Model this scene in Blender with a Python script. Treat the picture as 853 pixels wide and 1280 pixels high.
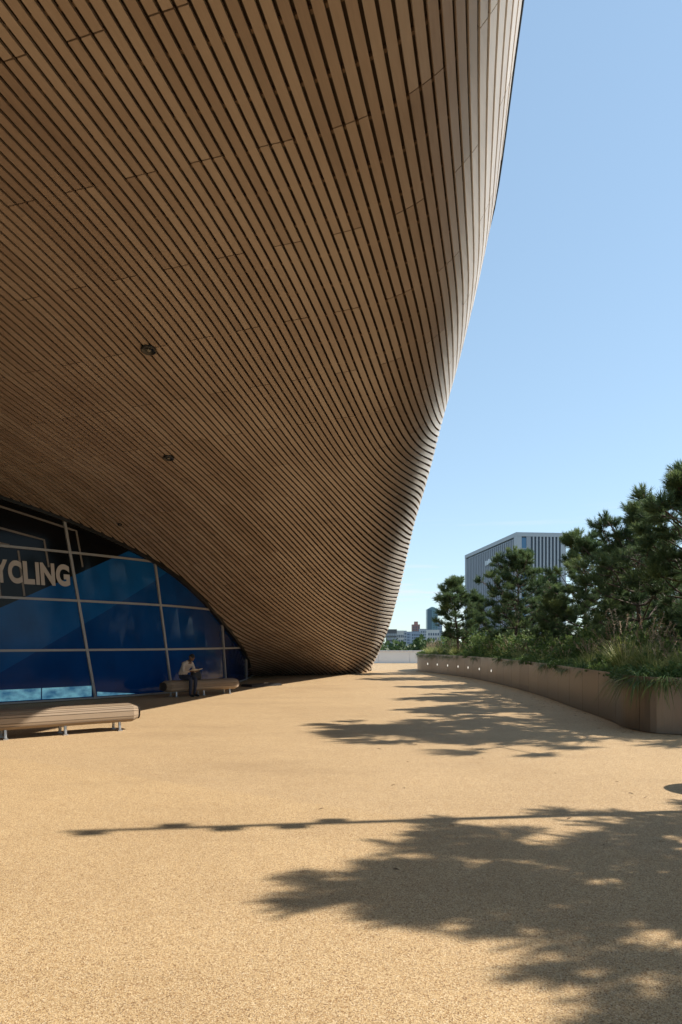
import bpy, math, random
import numpy as np
from mathutils import Vector, Matrix
random.seed(7); rng = np.random.default_rng(7)
for o in list(bpy.data.objects): bpy.data.objects.remove(o)
scene = bpy.context.scene
COL = scene.collection
R = math.radians

# ------------------------------------------------------------------ camera
FPX, CXP, CYP, EYE = 853.0, 426.5, 804.0, 1.6      # photo pixels: focal length, principal column, horizon row
cam_d = bpy.data.cameras.new('camera'); cam = bpy.data.objects.new('camera', cam_d); COL.objects.link(cam)
cam.location = (0, 0, EYE); cam.rotation_euler = (R(90), 0, 0)
cam_d.sensor_fit = 'VERTICAL'; cam_d.sensor_height = 36.0; cam_d.lens = 36.0 * FPX / 1280.0
cam_d.shift_y = (CYP - 640) / 1280.0; cam_d.clip_start = 0.05; cam_d.clip_end = 6000
scene.camera = cam
scene.render.resolution_x, scene.render.resolution_y = 682, 1024

# ------------------------------------------------------------------ sky, sun, exposure
SUN_EL = R(41.4); SUN_AZ = math.atan2(1.0, 0.122)      # azimuth from +Y towards +X
sun_dir = Vector((math.sin(SUN_AZ) * math.cos(SUN_EL), math.cos(SUN_AZ) * math.cos(SUN_EL), math.sin(SUN_EL)))
world = bpy.data.worlds.new('World'); scene.world = world; world.use_nodes = True
wn, wl = world.node_tree.nodes, world.node_tree.links
wn.clear()
wout = wn.new('ShaderNodeOutputWorld'); wbg = wn.new('ShaderNodeBackground'); wbg.inputs['Strength'].default_value = 0.125
sky = wn.new('ShaderNodeTexSky'); sky.sky_type = 'NISHITA'; sky.sun_disc = False
sky.sun_elevation = SUN_EL; sky.sun_rotation = SUN_AZ; sky.air_density = 1.0; sky.dust_density = 0.1; sky.ozone_density = 1.3
# thin streaks of cirrus low over the horizon, all the way round
tc = wn.new('ShaderNodeTexCoord'); mp = wn.new('ShaderNodeMapping'); mp.inputs['Scale'].default_value = (3.0, 3.0, 42.0)
nz = wn.new('ShaderNodeTexNoise'); nz.inputs['Scale'].default_value = 2.2; nz.inputs['Detail'].default_value = 6; nz.inputs['Roughness'].default_value = 0.55
rmp = wn.new('ShaderNodeMapRange'); rmp.inputs['From Min'].default_value = 0.54; rmp.inputs['From Max'].default_value = 0.78
rmp.inputs['To Max'].default_value = 0.85
sep = wn.new('ShaderNodeSeparateXYZ'); lowm = wn.new('ShaderNodeMapRange')
lowm.inputs['From Min'].default_value = 0.20; lowm.inputs['From Max'].default_value = 0.10
mul = wn.new('ShaderNodeMath'); mul.operation = 'MULTIPLY'
cmix = wn.new('ShaderNodeMixRGB'); cmix.inputs['Color2'].default_value = (4.2, 4.5, 4.8, 1)
wl.new(tc.outputs['Generated'], mp.inputs['Vector']); wl.new(mp.outputs[0], nz.inputs['Vector']); wl.new(nz.outputs[0], rmp.inputs['Value'])
wl.new(tc.outputs['Generated'], sep.inputs[0]); wl.new(sep.outputs['Z'], lowm.inputs['Value'])
wl.new(rmp.outputs[0], mul.inputs[0]); wl.new(lowm.outputs[0], mul.inputs[1]); wl.new(mul.outputs[0], cmix.inputs['Fac'])
gam = wn.new('ShaderNodeGamma'); gam.inputs['Gamma'].default_value = 0.49          # one even tone curve over the whole dome
tint = wn.new('ShaderNodeMixRGB'); tint.blend_type = 'MULTIPLY'; tint.inputs['Fac'].default_value = 1.0; tint.inputs['Color2'].default_value = (1.54, 1.86, 2.08, 1)
wl.new(sky.outputs[0], gam.inputs['Color']); wl.new(gam.outputs[0], tint.inputs['Color1']); wl.new(tint.outputs[0], cmix.inputs['Color1']); wl.new(cmix.outputs[0], wbg.inputs['Color']); wl.new(wbg.outputs[0], wout.inputs['Surface'])
sun_d = bpy.data.lights.new('sun', 'SUN'); sun_d.energy = 4.5; sun_d.angle = R(0.53); sun_d.color = (1.0, 0.94, 0.85)
sun = bpy.data.objects.new('sun', sun_d); COL.objects.link(sun); sun.location = (30, 4, 30)
sun.rotation_euler = sun_dir.to_track_quat('Z', 'Y').to_euler()
vs = scene.view_settings; vs.view_transform = 'Standard'; vs.look = 'None'; vs.gamma = 1.0; vs.exposure = 0.75; vs.use_curve_mapping = False
scene.render.engine = 'CYCLES'
scene.cycles.max_bounces = 8; scene.cycles.diffuse_bounces = 5

# ------------------------------------------------------------------ helpers
def interp(tab):
    xs = np.array([a for a, _ in tab], float); ys = np.array([b for _, b in tab], float)
    h = np.diff(xs); d = np.diff(ys) / h
    m = np.zeros_like(ys); m[1:-1] = (d[:-1] * h[1:] + d[1:] * h[:-1]) / (h[:-1] + h[1:]); m[0] = d[0]; m[-1] = d[-1]
    def f(x):
        x = np.asarray(x, float); xc = np.clip(x, xs[0], xs[-1])
        i = np.clip(np.searchsorted(xs, xc, side='right') - 1, 0, len(xs) - 2); t = (xc - xs[i]) / h[i]
        v = (2*t**3-3*t*t+1)*ys[i] + (t**3-2*t*t+t)*h[i]*m[i] + (-2*t**3+3*t*t)*ys[i+1] + (t**3-t*t)*h[i]*m[i+1]
        return v + np.where(x < xs[0], (x-xs[0])*m[0], 0) + np.where(x > xs[-1], (x-xs[-1])*m[-1], 0)
    return f

def tag(o, label=None, cat=None, group=None, kind=None):
    if label: o['label'] = label
    if cat: o['category'] = cat
    if group: o['group'] = group
    if kind: o['kind'] = kind
    return o
def empty(name, loc=(0, 0, 0), rz=0.0, **k):
    o = bpy.data.objects.new(name, None); COL.objects.link(o); o.location = loc; o.rotation_euler = (0, 0, rz); o.empty_display_size = 0.2
    return tag(o, **k)
def link(name, me, parent=None, **k):
    o = bpy.data.objects.new(name, me); COL.objects.link(o); o.parent = parent
    return tag(o, **k)
def mesh(name, v, f, mat, smooth=False, uv=None, attr=None):
    me = bpy.data.meshes.new(name); me.from_pydata([tuple(map(float, p)) for p in v], [], f)
    for m in (mat if isinstance(mat, (list, tuple)) else [mat]): me.materials.append(m)
    if smooth: me.polygons.foreach_set('use_smooth', [True] * len(me.polygons))
    if uv is not None:                                   # one uv per vertex
        l = me.uv_layers.new(name='UVMap'); idx = np.empty(len(me.loops), int); me.loops.foreach_get('vertex_index', idx)
        l.data.foreach_set('uv', np.asarray(uv, float)[idx].ravel())
    if attr is not None:
        a = me.attributes.new('tone', 'FLOAT', 'POINT'); a.data.foreach_set('value', np.asarray(attr, float))
    me.update(); return me
def wobj(name, v, f, mat, parent=None, smooth=False, uv=None, attr=None, **k):
    """verts in world space; kept in the parent's frame (parents here are never rotated)"""
    v = np.asarray(v, float)
    if parent is not None: v = v - np.array(parent.location)
    return link(name, mesh(name, v, f, mat, smooth, uv, attr), parent, **k)
class MB:
    def __init__(s): s.v = []; s.f = []
    def quadbox(s, p):                                   # 8 points: bottom 4 ccw, top 4 ccw
        b = len(s.v); s.v += [tuple(q) for q in p]
        s.f += [[b+3,b+2,b+1,b],[b+4,b+5,b+6,b+7],[b,b+1,b+5,b+4],[b+1,b+2,b+6,b+5],[b+2,b+3,b+7,b+6],[b+3,b,b+4,b+7]]
    def box(s, x0, x1, y0, y1, z0, z1):
        s.quadbox([(x0,y0,z0),(x1,y0,z0),(x1,y1,z0),(x0,y1,z0),(x0,y0,z1),(x1,y0,z1),(x1,y1,z1),(x0,y1,z1)])
    def tube(s, pts, rad, n=8, cap=True):
        pts = [Vector(p) for p in pts]; rad = rad if hasattr(rad, '__len__') else [rad]*len(pts)
        b = len(s.v); prev = None
        for i, p in enumerate(pts):
            d = (pts[min(i+1, len(pts)-1)] - pts[max(i-1, 0)]).normalized()
            a = d.orthogonal().normalized() if prev is None else (prev - d*prev.dot(d)).normalized()
            prev = a; c = d.cross(a)
            for k in range(n):
                t = 2*math.pi*k/n; s.v.append(tuple(p + (a*math.cos(t) + c*math.sin(t))*rad[i]))
        for i in range(len(pts)-1):
            for k in range(n):
                s.f.append([b+i*n+k, b+i*n+(k+1) % n, b+(i+1)*n+(k+1) % n, b+(i+1)*n+k])
        if cap:
            s.f.append([b+k for k in range(n)][::-1]); s.f.append([b+(len(pts)-1)*n+k for k in range(n)])
    def lathe(s, prof, n=20, c=(0, 0, 0)):
        b = len(s.v)
        for r, z in prof:
            for k in range(n):
                t = 2*math.pi*k/n; s.v.append((c[0]+r*math.cos(t), c[1]+r*math.sin(t), c[2]+z))
        for i in range(len(prof)-1):
            for k in range(n): s.f.append([b+i*n+k, b+i*n+(k+1) % n, b+(i+1)*n+(k+1) % n, b+(i+1)*n+k])
        s.f.append([b+k for k in range(n)][::-1]); s.f.append([b+(len(prof)-1)*n+k for k in range(n)])
    def obj(s, name, mat, parent=None, smooth=False, local=False, **k):
        v = np.array(s.v, float)
        if parent is not None and not local: v = v - np.array(parent.location)
        return link(name, mesh(name, v, s.f, mat, smooth), parent, **k)
def copy_tree(o, parent=None):
    c = o.copy(); COL.objects.link(c); c.parent = parent
    for ch in list(o.children): copy_tree(ch, c)
    return c
def ground_pt(px, py, z=0.0):                             # where a pixel's ray meets height z
    y = FPX*(EYE - z)/(py - CYP); return ((px-CXP)/FPX*y, y, z)

# ------------------------------------------------------------------ materials
M = {}
def mat(name, col, rough=0.6, metal=0.0, spec=0.5):
    m = bpy.data.materials.new(name); m.use_nodes = True; b = m.node_tree.nodes['Principled BSDF']
    b.inputs['Base Color'].default_value = (*col, 1); b.inputs['Roughness'].default_value = rough; b.inputs['Metallic'].default_value = metal
    b.inputs['Specular IOR Level'].default_value = spec; M[name] = m; return m
class NT:
    def __init__(s, m): s.t = m.node_tree; s.n = s.t.nodes; s.b = s.n['Principled BSDF']
    def new(s, typ, **kw):
        n = s.n.new(typ)
        for k, v in kw.items():
            if k in n.inputs: n.inputs[k].default_value = v
            else: setattr(n, k, v)
        return n
    def l(s, a, b): s.t.links.new(a, b)
    def math(s, op, a, b=None, c=None):
        n = s.n.new('ShaderNodeMath'); n.operation = op
        for i, q in enumerate((a, b, c)):
            if q is None: continue
            if isinstance(q, (int, float)): n.inputs[i].default_value = q
            else: s.l(q, n.inputs[i])
        return n.outputs[0]
    def noise(s, vec, scale, detail=4, rough=0.5):
        n = s.new('ShaderNodeTexNoise', Scale=scale, Detail=detail, Roughness=rough)
        if vec is not None: s.l(vec, n.inputs['Vector'])
        return n
    def map(s, vec, scale):
        n = s.n.new('ShaderNodeMapping'); n.inputs['Scale'].default_value = scale; s.l(vec, n.inputs['Vector']); return n.outputs[0]
    def range(s, val, a, b, c=0.0, d=1.0):
        n = s.new('ShaderNodeMapRange'); s.l(val, n.inputs['Value'])
        for k, v in zip(('From Min', 'From Max', 'To Min', 'To Max'), (a, b, c, d)): n.inputs[k].default_value = v
        return n.outputs[0]
    def ramp(s, val, stops):
        n = s.n.new('ShaderNodeValToRGB'); e = n.color_ramp.elements
        while len(e) < len(stops): e.new(0.5)
        for q, (p, c) in zip(e, stops): q.position = p; q.color = (*c, 1)
        s.l(val, n.inputs[0]); return n.outputs[0]
    def mix(s, fac, a, b, blend='MIX'):
        n = s.n.new('ShaderNodeMixRGB'); n.blend_type = blend
        for i, q in enumerate((fac, a, b)):
            if isinstance(q, (int, float)): n.inputs[i].default_value = q
            elif isinstance(q, tuple): n.inputs[i].default_value = (*q, 1)
            else: s.l(q, n.inputs[i])
        return n.outputs[0]
    def bump(s, h, strength, dist):
        n = s.new('ShaderNodeBump', Strength=strength, Distance=dist); s.l(h, n.inputs['Height']); s.l(n.outputs[0], s.b.inputs['Normal'])
    def coord(s, which='Object'): return s.n.new('ShaderNodeTexCoord').outputs[which]
    def pos(s): return s.n.new('ShaderNodeNewGeometry').outputs['Position']
    def col(s, c): s.l(c, s.b.inputs['Base Color'])
    def rough(s, r): s.l(r, s.b.inputs['Roughness'])

def wood(name, stops, rough=0.5, uvscale=(1.0, 13, 1), sun_tone=None):
    m = mat(name, (.3, .2, .12), rough, 0, 0.45); t = NT(m)
    uv = t.coord('UV'); g = t.noise(t.map(uv, uvscale), 3.0, 6, 0.6)
    at = t.new('ShaderNodeAttribute', attribute_name='tone').outputs['Fac']
    big = t.noise(t.pos(), 0.55, 3)
    v = t.math('ADD', t.math('MULTIPLY', g.outputs[0], 0.30), t.math('ADD', t.math('MULTIPLY', at, 0.28), t.math('MULTIPLY', big.outputs[0], 0.50)))
    c = t.ramp(v, stops)
    if sun_tone:                                           # sunlit edge painted in: paler tone where the cladding turns up towards the sky
        w = t.new('ShaderNodeAttribute', attribute_name='sun_tone').outputs['Fac']
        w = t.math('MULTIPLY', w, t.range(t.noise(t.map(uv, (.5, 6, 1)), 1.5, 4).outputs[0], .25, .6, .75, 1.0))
        c = t.mix(w, c, t.ramp(v, sun_tone))
    t.col(c); t.rough(t.range(g.outputs[0], 0.3, 0.7, rough-0.08, rough+0.1)); t.bump(g.outputs[0], 0.12, 0.003)
    return m
wood('soffit_timber', [(0.25, (.210, .150, .116)), (0.5, (.295, .222, .175)), (0.75, (.375, .300, .248))], 0.42,
     sun_tone=[(0.25, (.49, .42, .35)), (0.5, (.61, .54, .46)), (0.75, (.72, .65, .57))])
wood('bench_timber', [(0.2, (.13, .088, .055)), (0.5, (.26, .185, .118)), (0.85, (.40, .30, .205))], 0.65, (1.0, 30, 1))
mat('soffit_backing', (.085, .055, .034), 0.9)
mat('batten', (.16, .10, .06), 0.8)
mat('rim_metal', (.05, .05, .055), 0.45, 0.6)
mat('roof_metal', (.42, .43, .45), 0.45, 0.7)
mat('lamp_black', (.012, .011, .010), 0.35)
mat('lens', (.16, .15, .13), 0.2)

def ground_mat():
    m = mat('resin_gravel', (.5, .35, .2), 0.82, 0, 0.25); t = NT(m); p = t.pos()
    v1 = t.new('ShaderNodeTexVoronoi', Scale=215.0); t.l(p, v1.inputs['Vector'])
    v2 = t.new('ShaderNodeTexVoronoi', Scale=115.0); t.l(p, v2.inputs['Vector'])
    s1 = t.new('ShaderNodeSeparateColor'); t.l(v1.outputs['Color'], s1.inputs[0])
    s2 = t.new('ShaderNodeSeparateColor'); t.l(v2.outputs['Color'], s2.inputs[0])
    stone = t.ramp(s1.outputs[0], [(0.0, (.08, .05, .035)), (0.13, (.24, .15, .08)), (0.30, (.42, .295, .150)), (0.6, (.52, .375, .195)), (0.82, (.60, .46, .27)), (1.0, (.72, .62, .45))])
    big = t.ramp(s2.outputs[1], [(0.0, (.42, .32, .25)), (0.10, (.8, .7, .6)), (0.2, (1, 1, 1)), (1.0, (1.0, 1.0, 1.0))])
    c = t.mix(1.0, stone, big, 'MULTIPLY')
    n1 = t.noise(p, 0.35, 5, 0.6); n2 = t.noise(p, 3.0, 5, 0.65)
    c = t.mix(1.0, c, t.ramp(n1.outputs[0], [(0.25, (.84, .82, .80)), (0.5, (.98, .98, .97)), (0.75, (1.06, 1.06, 1.05))]), 'MULTIPLY')
    c = t.mix(1.0, c, t.ramp(n2.outputs[0], [(0.3, (.94, .93, .92)), (0.7, (1.03, 1.03, 1.03))]), 'MULTIPLY')
    # a day joint between two pours crosses the plaza; the far pour is a little greyer
    sx = t.new('ShaderNodeSeparateXYZ'); t.l(p, sx.inputs[0])
    d = t.math('SUBTRACT', t.math('ADD', sx.outputs['Y'], t.math('MULTIPLY', sx.outputs['X'], 0.62)), 6.65)
    pour = t.range(t.math('ADD', d, t.math('MULTIPLY', n2.outputs[0], 0.12)), -0.02, 0.10)
    c = t.mix(pour, c, t.mix(1.0, c, (.95, .96, 1.0), 'MULTIPLY'))
    st = t.noise(t.map(p, (.22, .75, 1)), 1.3, 6, 0.7)                                # trodden, slightly grimy paths
    c = t.mix(1.0, c, t.ramp(st.outputs[0], [(0.30, (.86, .85, .85)), (0.48, (1, 1, 1)), (1.0, (1.03, 1.02, 1.0))]), 'MULTIPLY')
    c = t.mix(0.22, c, (.47, .335, .185))
    c = t.mix(1.0, c, (1.01, .962, .918), 'MULTIPLY')
    t.col(c); t.bump(t.math('ADD', v1.outputs['Distance'], v2.outputs['Distance']), 0.35, 0.004)
    return m
ground_mat()
mat('lower_ground', (.07, .075, .05), 0.95)

def bronze(name, c0, c1, rough):
    m = mat(name, c0, rough, 0.45, 0.5); t = NT(m); p = t.coord('Object')
    n = t.noise(t.map(p, (7, 7, 0.35)), 3.0, 5, 0.6); n2 = t.noise(p, 1.2, 4)
    at = t.new('ShaderNodeAttribute', attribute_name='tone').outputs['Fac']
    v = t.math('ADD', t.math('MULTIPLY', n.outputs[0], 0.45), t.math('ADD', t.math('MULTIPLY', n2.outputs[0], 0.10), t.math('MULTIPLY', at, 0.45)))
    t.col(t.ramp(v, [(0.25, c0), (0.75, c1)])); t.rough(t.range(n.outputs[0], 0.3, 0.7, rough-0.02, rough+0.05)); return m
bronze('planter_bronze', (.150, .116, .088), (.225, .180, .142), 0.30)
mat('soil', (.045, .032, .022), 0.95)
mat('parapet_white', (.72, .72, .70), 0.6); mat('parapet_cap', (.62, .62, .62), 0.5)
m = mat('step_light', (.9, .88, .82), 0.3); b = m.node_tree.nodes['Principled BSDF']
b.inputs['Emission Color'].default_value = (1, .93, .8, 1); b.inputs['Emission Strength'].default_value = 0.7

def needles(name, a, b_, c):
    m = mat(name, a, 0.55, 0, 0.35); t = NT(m)
    at = t.new('ShaderNodeAttribute', attribute_name='tone').outputs['Fac']
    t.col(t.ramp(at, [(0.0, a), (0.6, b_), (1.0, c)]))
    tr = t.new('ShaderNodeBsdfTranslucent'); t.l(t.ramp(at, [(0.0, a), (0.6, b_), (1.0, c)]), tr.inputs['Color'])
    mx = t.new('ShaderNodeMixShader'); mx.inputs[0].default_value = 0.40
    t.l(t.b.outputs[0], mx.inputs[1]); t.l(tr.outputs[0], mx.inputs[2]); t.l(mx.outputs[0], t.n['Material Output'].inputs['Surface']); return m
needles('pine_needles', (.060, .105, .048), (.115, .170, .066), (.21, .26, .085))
needles('strap_leaf', (.055, .115, .030), (.12, .19, .05), (.24, .30, .09))
needles('feather_grass', (.14, .19, .045), (.30, .33, .10), (.52, .48, .21))
needles('seed_head', (.24, .17, .11), (.36, .27, .18), (.48, .39, .28))
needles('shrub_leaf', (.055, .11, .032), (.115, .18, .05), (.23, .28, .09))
needles('far_leaf', (.035, .065, .025), (.06, .10, .035), (.10, .14, .05))
m = mat('bark', (.10, .07, .05), 0.9); t = NT(m); n = t.noise(t.map(t.coord('Object'), (9, 9, 2.5)), 3, 5)
t.col(t.ramp(n.outputs[0], [(0.3, (.045, .032, .025)), (0.7, (.16, .115, .085))])); t.bump(n.outputs[0], 0.6, 0.02)

# ------------------------------------------------------------------ ground
lg = wobj('ground', [(-3000, -1500, -5), (3000, -1500, -5), (3000, 4500, -5), (-3000, 4500, -5)], [[0, 1, 2, 3]], M['lower_ground'], kind='structure')
mb = MB(); mb.box(-40, 45, -45, 55.4, -4.9, 0.0)
mb.obj('plaza_pavement', M['resin_gravel'], kind='structure')

# ------------------------------------------------------------------ the timber soffit: one doubly curved surface
ZB = interp([(-14,6.58),(0,6.58),(6,6.58),(8.2,6.56),(9.8,6.43),(11.4,6.2),(13.1,5.97),(14.7,5.69),(16.4,5.36),(18.5,4.841),(21,4.169),(24,3.22),(27.5,2.138),(31,1.115),(34.4,-0.05),(37,-1.3),(40,-3.2)])
XE = interp([(-14,0.6),(0,1.35),(4,1.65),(6.8,1.9),(8.5,2.096),(10,2.25),(11.2,2.315),(13.5,2.419),(15.8,2.487),(18.2,2.579),(22.8,2.733),(28.8,2.83),(32.5,2.82),(35.5,2.66),(38,2.22),(40,1.55)])
RR = interp([(-14,2.0),(4,2.0),(8,1.8),(12,1.7),(16,2.0),(20,2.638),(25,3.775),(30,3.96),(35,4.0),(40,4.0)])
KK = interp([(-14,0),(10,0),(14,0),(17,-0.004),(19.3,-0.004),(21,0.003),(23,0.021),(26.5,0.058),(30,0.060),(34.4,0.03),(40,0.0)])
YG = np.arange(-14, 40.01, 0.25); SG = np.arange(-22, 9.001, 0.05)
SX = np.zeros((len(YG), len(SG))); SZ = np.zeros_like(SX); ST = np.zeros_like(SX)
for j, y in enumerate(YG):
    Rr = float(RR(y)); a = 0.8*Rr; k = float(KK(y)); tt = np.arange(0, 14, 0.01)
    th = np.minimum(np.where(tt < a, tt*tt/(2*a*Rr), (tt-a/2)/Rr), R(100))
    xt = np.concatenate([[0], np.cumsum(np.cos(th)*0.01)])[:-1]; zt = np.concatenate([[0], np.cumsum(np.sin(th)*0.01)])[:-1]
    s1 = float(XE(y)) - xt.max(); r_ = SG >= s1; row = SG.copy()
    row[r_] = s1 + np.interp(SG[r_]-s1, tt, xt); SZ[j, r_] = np.interp(SG[r_]-s1, tt, zt); ST[j, r_] = np.interp(SG[r_]-s1, tt, th)
    i0 = int(np.searchsorted(SG, -1.0)); out = row.copy(); x = row[i0]
    for i in range(i0-1, -1, -1):
        sl = 2*k*(-1-x) if x < -1 else 0.0
        x -= (row[i+1]-row[i])/math.sqrt(1+sl*sl); out[i] = x
    SX[j] = out; SZ[j] += float(ZB(y)) - k*np.maximum(0, -1-out)**2
def bil(A, y, s):
    fy = np.clip((np.asarray(y, float)-YG[0])/0.25, 0, len(YG)-1.001); fs = np.clip((np.asarray(s, float)-SG[0])/0.05, 0, len(SG)-1.001)
    iy = fy.astype(int); js = fs.astype(int); a = fy-iy; b = fs-js
    return A[iy, js]*(1-a)*(1-b)+A[iy+1, js]*a*(1-b)+A[iy, js+1]*(1-a)*b+A[iy+1, js+1]*a*b
def surf(y, s):
    y, s = np.broadcast_arrays(np.asarray(y, float), np.asarray(s, float))
    return np.stack([bil(SX, y, s), y, bil(SZ, y, s)], -1)
def snorm(y, s):                                          # points out of the building (down / towards the viewer)
    a = surf(np.asarray(y)+0.3, s)-surf(np.asarray(y)-0.3, s); b = surf(y, np.asarray(s)+0.06)-surf(y, np.asarray(s)-0.06)
    n = np.cross(a, b); n /= np.linalg.norm(n, axis=-1, keepdims=True)+1e-9
    return n
if snorm(5.0, -2.0)[2] > 0:
    _sn = snorm; snorm = lambda y, s: -_sn(y, s)
TILT = interp([(-14, 66), (6, 68), (8, 74), (10, 84), (12, 96), (14, 99), (40, 99)])
SEND = interp([(float(y), float(min(SG[np.searchsorted(ST[j], R(float(TILT(y))))-1] + (0.0 if y < 10 else 0.04*min(y-10, 20)), 8.5))) for j, y in enumerate(YG) if j % 4 == 0])

# plan of the glass front
PLAN = np.array([(-30,-14),(-27.5,-4),(-22,5),(-16,10.6),(-12.2,14.0),(-8.75,17.5),(-7.15,19.17),(-5.5,21.4),(-4.37,25.3),(-4.1,28.5),(-4.25,32.5),(-4.3,36)], float)
_c = np.concatenate([[0], np.cumsum(np.linalg.norm(np.diff(PLAN, axis=0), axis=1))])
_fx, _fy = interp(list(zip(_c, PLAN[:, 0]))), interp(list(zip(_c, PLAN[:, 1])))
FS0 = float(_c[6])                                        # arc length at the reference mullion
FE = float(_c[-1])-FS0
def plan(s): return np.stack([_fx(np.asarray(s, float)+FS0), _fy(np.asarray(s, float)+FS0)], -1)
def plan_n(s):
    d = plan(np.asarray(s)+0.05)-plan(np.asarray(s)-0.05); d /= np.linalg.norm(d, axis=-1, keepdims=True)
    return np.stack([d[..., 1], -d[..., 0]], -1)
_ss = np.linspace(-30, FE, 1500); _pp = plan(_ss)
def fac_s(px):                                            # facade arc length that a photo column looks at
    r = (px-CXP)/FPX; m = _pp[:, 1] > 3; i = np.argmin(np.abs(np.where(m, _pp[:, 0]/_pp[:, 1], 99)-r)); return float(_ss[i])
def fac_sz(px, py):
    s = fac_s(px); y = float(plan(s)[1]); return s, EYE-(py-CYP)/FPX*y
_pl_x_of_y = interp([(float(y), float(x)) for x, y in zip(_pp[::25, 0], _pp[::25, 1])])

roof = empty('timber_clad_roof', (0.0, 36.0, 0.0), label='huge curved timber-clad roof sweeping down to touch the plaza', cat='building')
PITCH, PW, PT = 0.1343, 0.095, 0.028
SK = 0.31                                                 # board joints run at this skew across the planks
FPR = interp([(-14,.2),(0,.2),(8,.205),(12,.218),(15,.235),(18,.256),(22,.33),(26,.345),(30,.37),(36,.36),(40,.36)])
GR = interp([(-14,1),(10,1),(15,1.043),(19,1.18),(24,1.25),(30,1.36),(40,1.4)])      # the gaps open up towards the leg
PIV = -11.0
yy = np.arange(-14, 40.01, 0.1); FF = np.concatenate([[0], np.cumsum(FPR(yy)[:-1]*0.1)])
def plank_s(phi, y): return PIV+(phi-PIV)*GR(y)+np.interp(y, yy, FF)
LEN = 3.30
pieces = []
GAP = 0.018
for k in range(-260, 60):
    phi = k*PITCH; g = k//3; off = (g % 2)*LEN/2 + 0.11*math.sin(g*2.3)*0
    # psi = Y + .28 s along the plank, invert numerically
    yv = np.arange(-7, 39.5, 0.05); sv = plank_s(phi, yv); psi = yv+SK*sv
    ok = (sv < SEND(yv)) & (sv > -21)
    P = surf(yv, sv)
    ok &= (P[:, 2] > -0.02) & (P[:, 0] > _pl_x_of_y(yv)-0.35) & (P[:, 0] > -20)
    if not ok.any(): continue
    cell = np.floor((psi-off)/LEN).astype(int)
    for c in np.unique(cell[ok]):
        idx = np.where(ok & (cell == c))[0]
        if len(idx) < 5: continue
        y0, y1 = yv[idx[0]], yv[idx[-1]]
        # exact joint positions
        full0 = idx[0] > 0 and ok[idx[0]-1]; full1 = idx[-1] < len(yv)-1 and ok[idx[-1]+1]
        if full0: y0 = np.interp(off+c*LEN+GAP/2, psi, yv)
        if full1: y1 = np.interp(off+(c+1)*LEN-GAP/2, psi, yv)
        n = max(2, int(math.ceil((y1-y0)/0.42))+1)
        ys_ = np.linspace(y0, y1, n); sc = plank_s(phi, ys_)
        # plank width measured across the surface
        hw = PW/2*(1+0.0*ys_)
        a, b_ = surf(ys_+SK*hw, sc-hw+hw*SK*FPR(ys_)), surf(ys_-SK*hw, sc+hw-hw*SK*FPR(ys_)); nn = snorm(ys_, sc)
        a2, b2 = a-nn*PT, b_-nn*PT
        V = np.concatenate([a, b_, a2, b2]); fcs = []
        for i in range(n-1):
            fcs += [[i, i+1, n+i+1, n+i], [2*n+i, 2*n+i+1, i+1, i], [n+i, n+i+1, 3*n+i+1, 3*n+i]]
        fcs += [[0, n, 3*n, 2*n], [n-1, 3*n-1, 4*n-1, 2*n-1]]
        u = np.concatenate([ys_]*4)+k*1.37+c*3.1; w = np.concatenate([np.full(n, 0.0), np.full(n, PW), np.full(n, -0.03), np.full(n, PW+0.03)])+k*0.53
        front = ys_ > 1.0
        area = 0.0
        if front.any():
            q = np.concatenate([a[front], b_[front][::-1]]); qx = CXP+FPX*q[:, 0]/q[:, 1]; qy = CYP-FPX*(q[:, 2]-EYE)/q[:, 1]
            qx = np.clip(qx, 0, 853); qy = np.clip(qy, 0, 1280)
            area = 0.5*abs(np.dot(qx, np.roll(qy, 1))-np.dot(qy, np.roll(qx, 1)))
        wt = np.tile(np.degrees(bil(ST, ys_, sc)), 4); wt = np.clip((wt-33)/20, 0, 1); wt = wt*wt*(3-2*wt)  # tilt mask for the sunlit tone painted onto the boards
        pieces.append((area, V, fcs, np.stack([u, w], -1), random.random(), wt))
pieces.sort(key=lambda p: -p[0])
def add_sun_tone(o, wt):
    a = o.data.attributes.new('sun_tone', 'FLOAT', 'POINT'); a.data.foreach_set('value', np.asarray(wt, float))
for area, V, fcs, uv, tone, wt in pieces[:300]:
    add_sun_tone(wobj('plank', V, fcs, M['soffit_timber'], roof, uv=uv, attr=[tone]*len(V)), wt)
AV, AF, AU, AT, AW, n0 = [], [], [], [], [], 0
for area, V, fcs, uv, tone, wt in pieces[300:]:
    AW.append(wt)
    AV.append(V); AU.append(uv); AT += [tone]*len(V); AF += [[i+n0 for i in f] for f in fcs]; n0 += len(V)
add_sun_tone(wobj('planks_beyond', np.concatenate(AV), AF, M['soffit_timber'], roof, uv=np.concatenate(AU), attr=AT, kind='stuff'), np.concatenate(AW))
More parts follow.
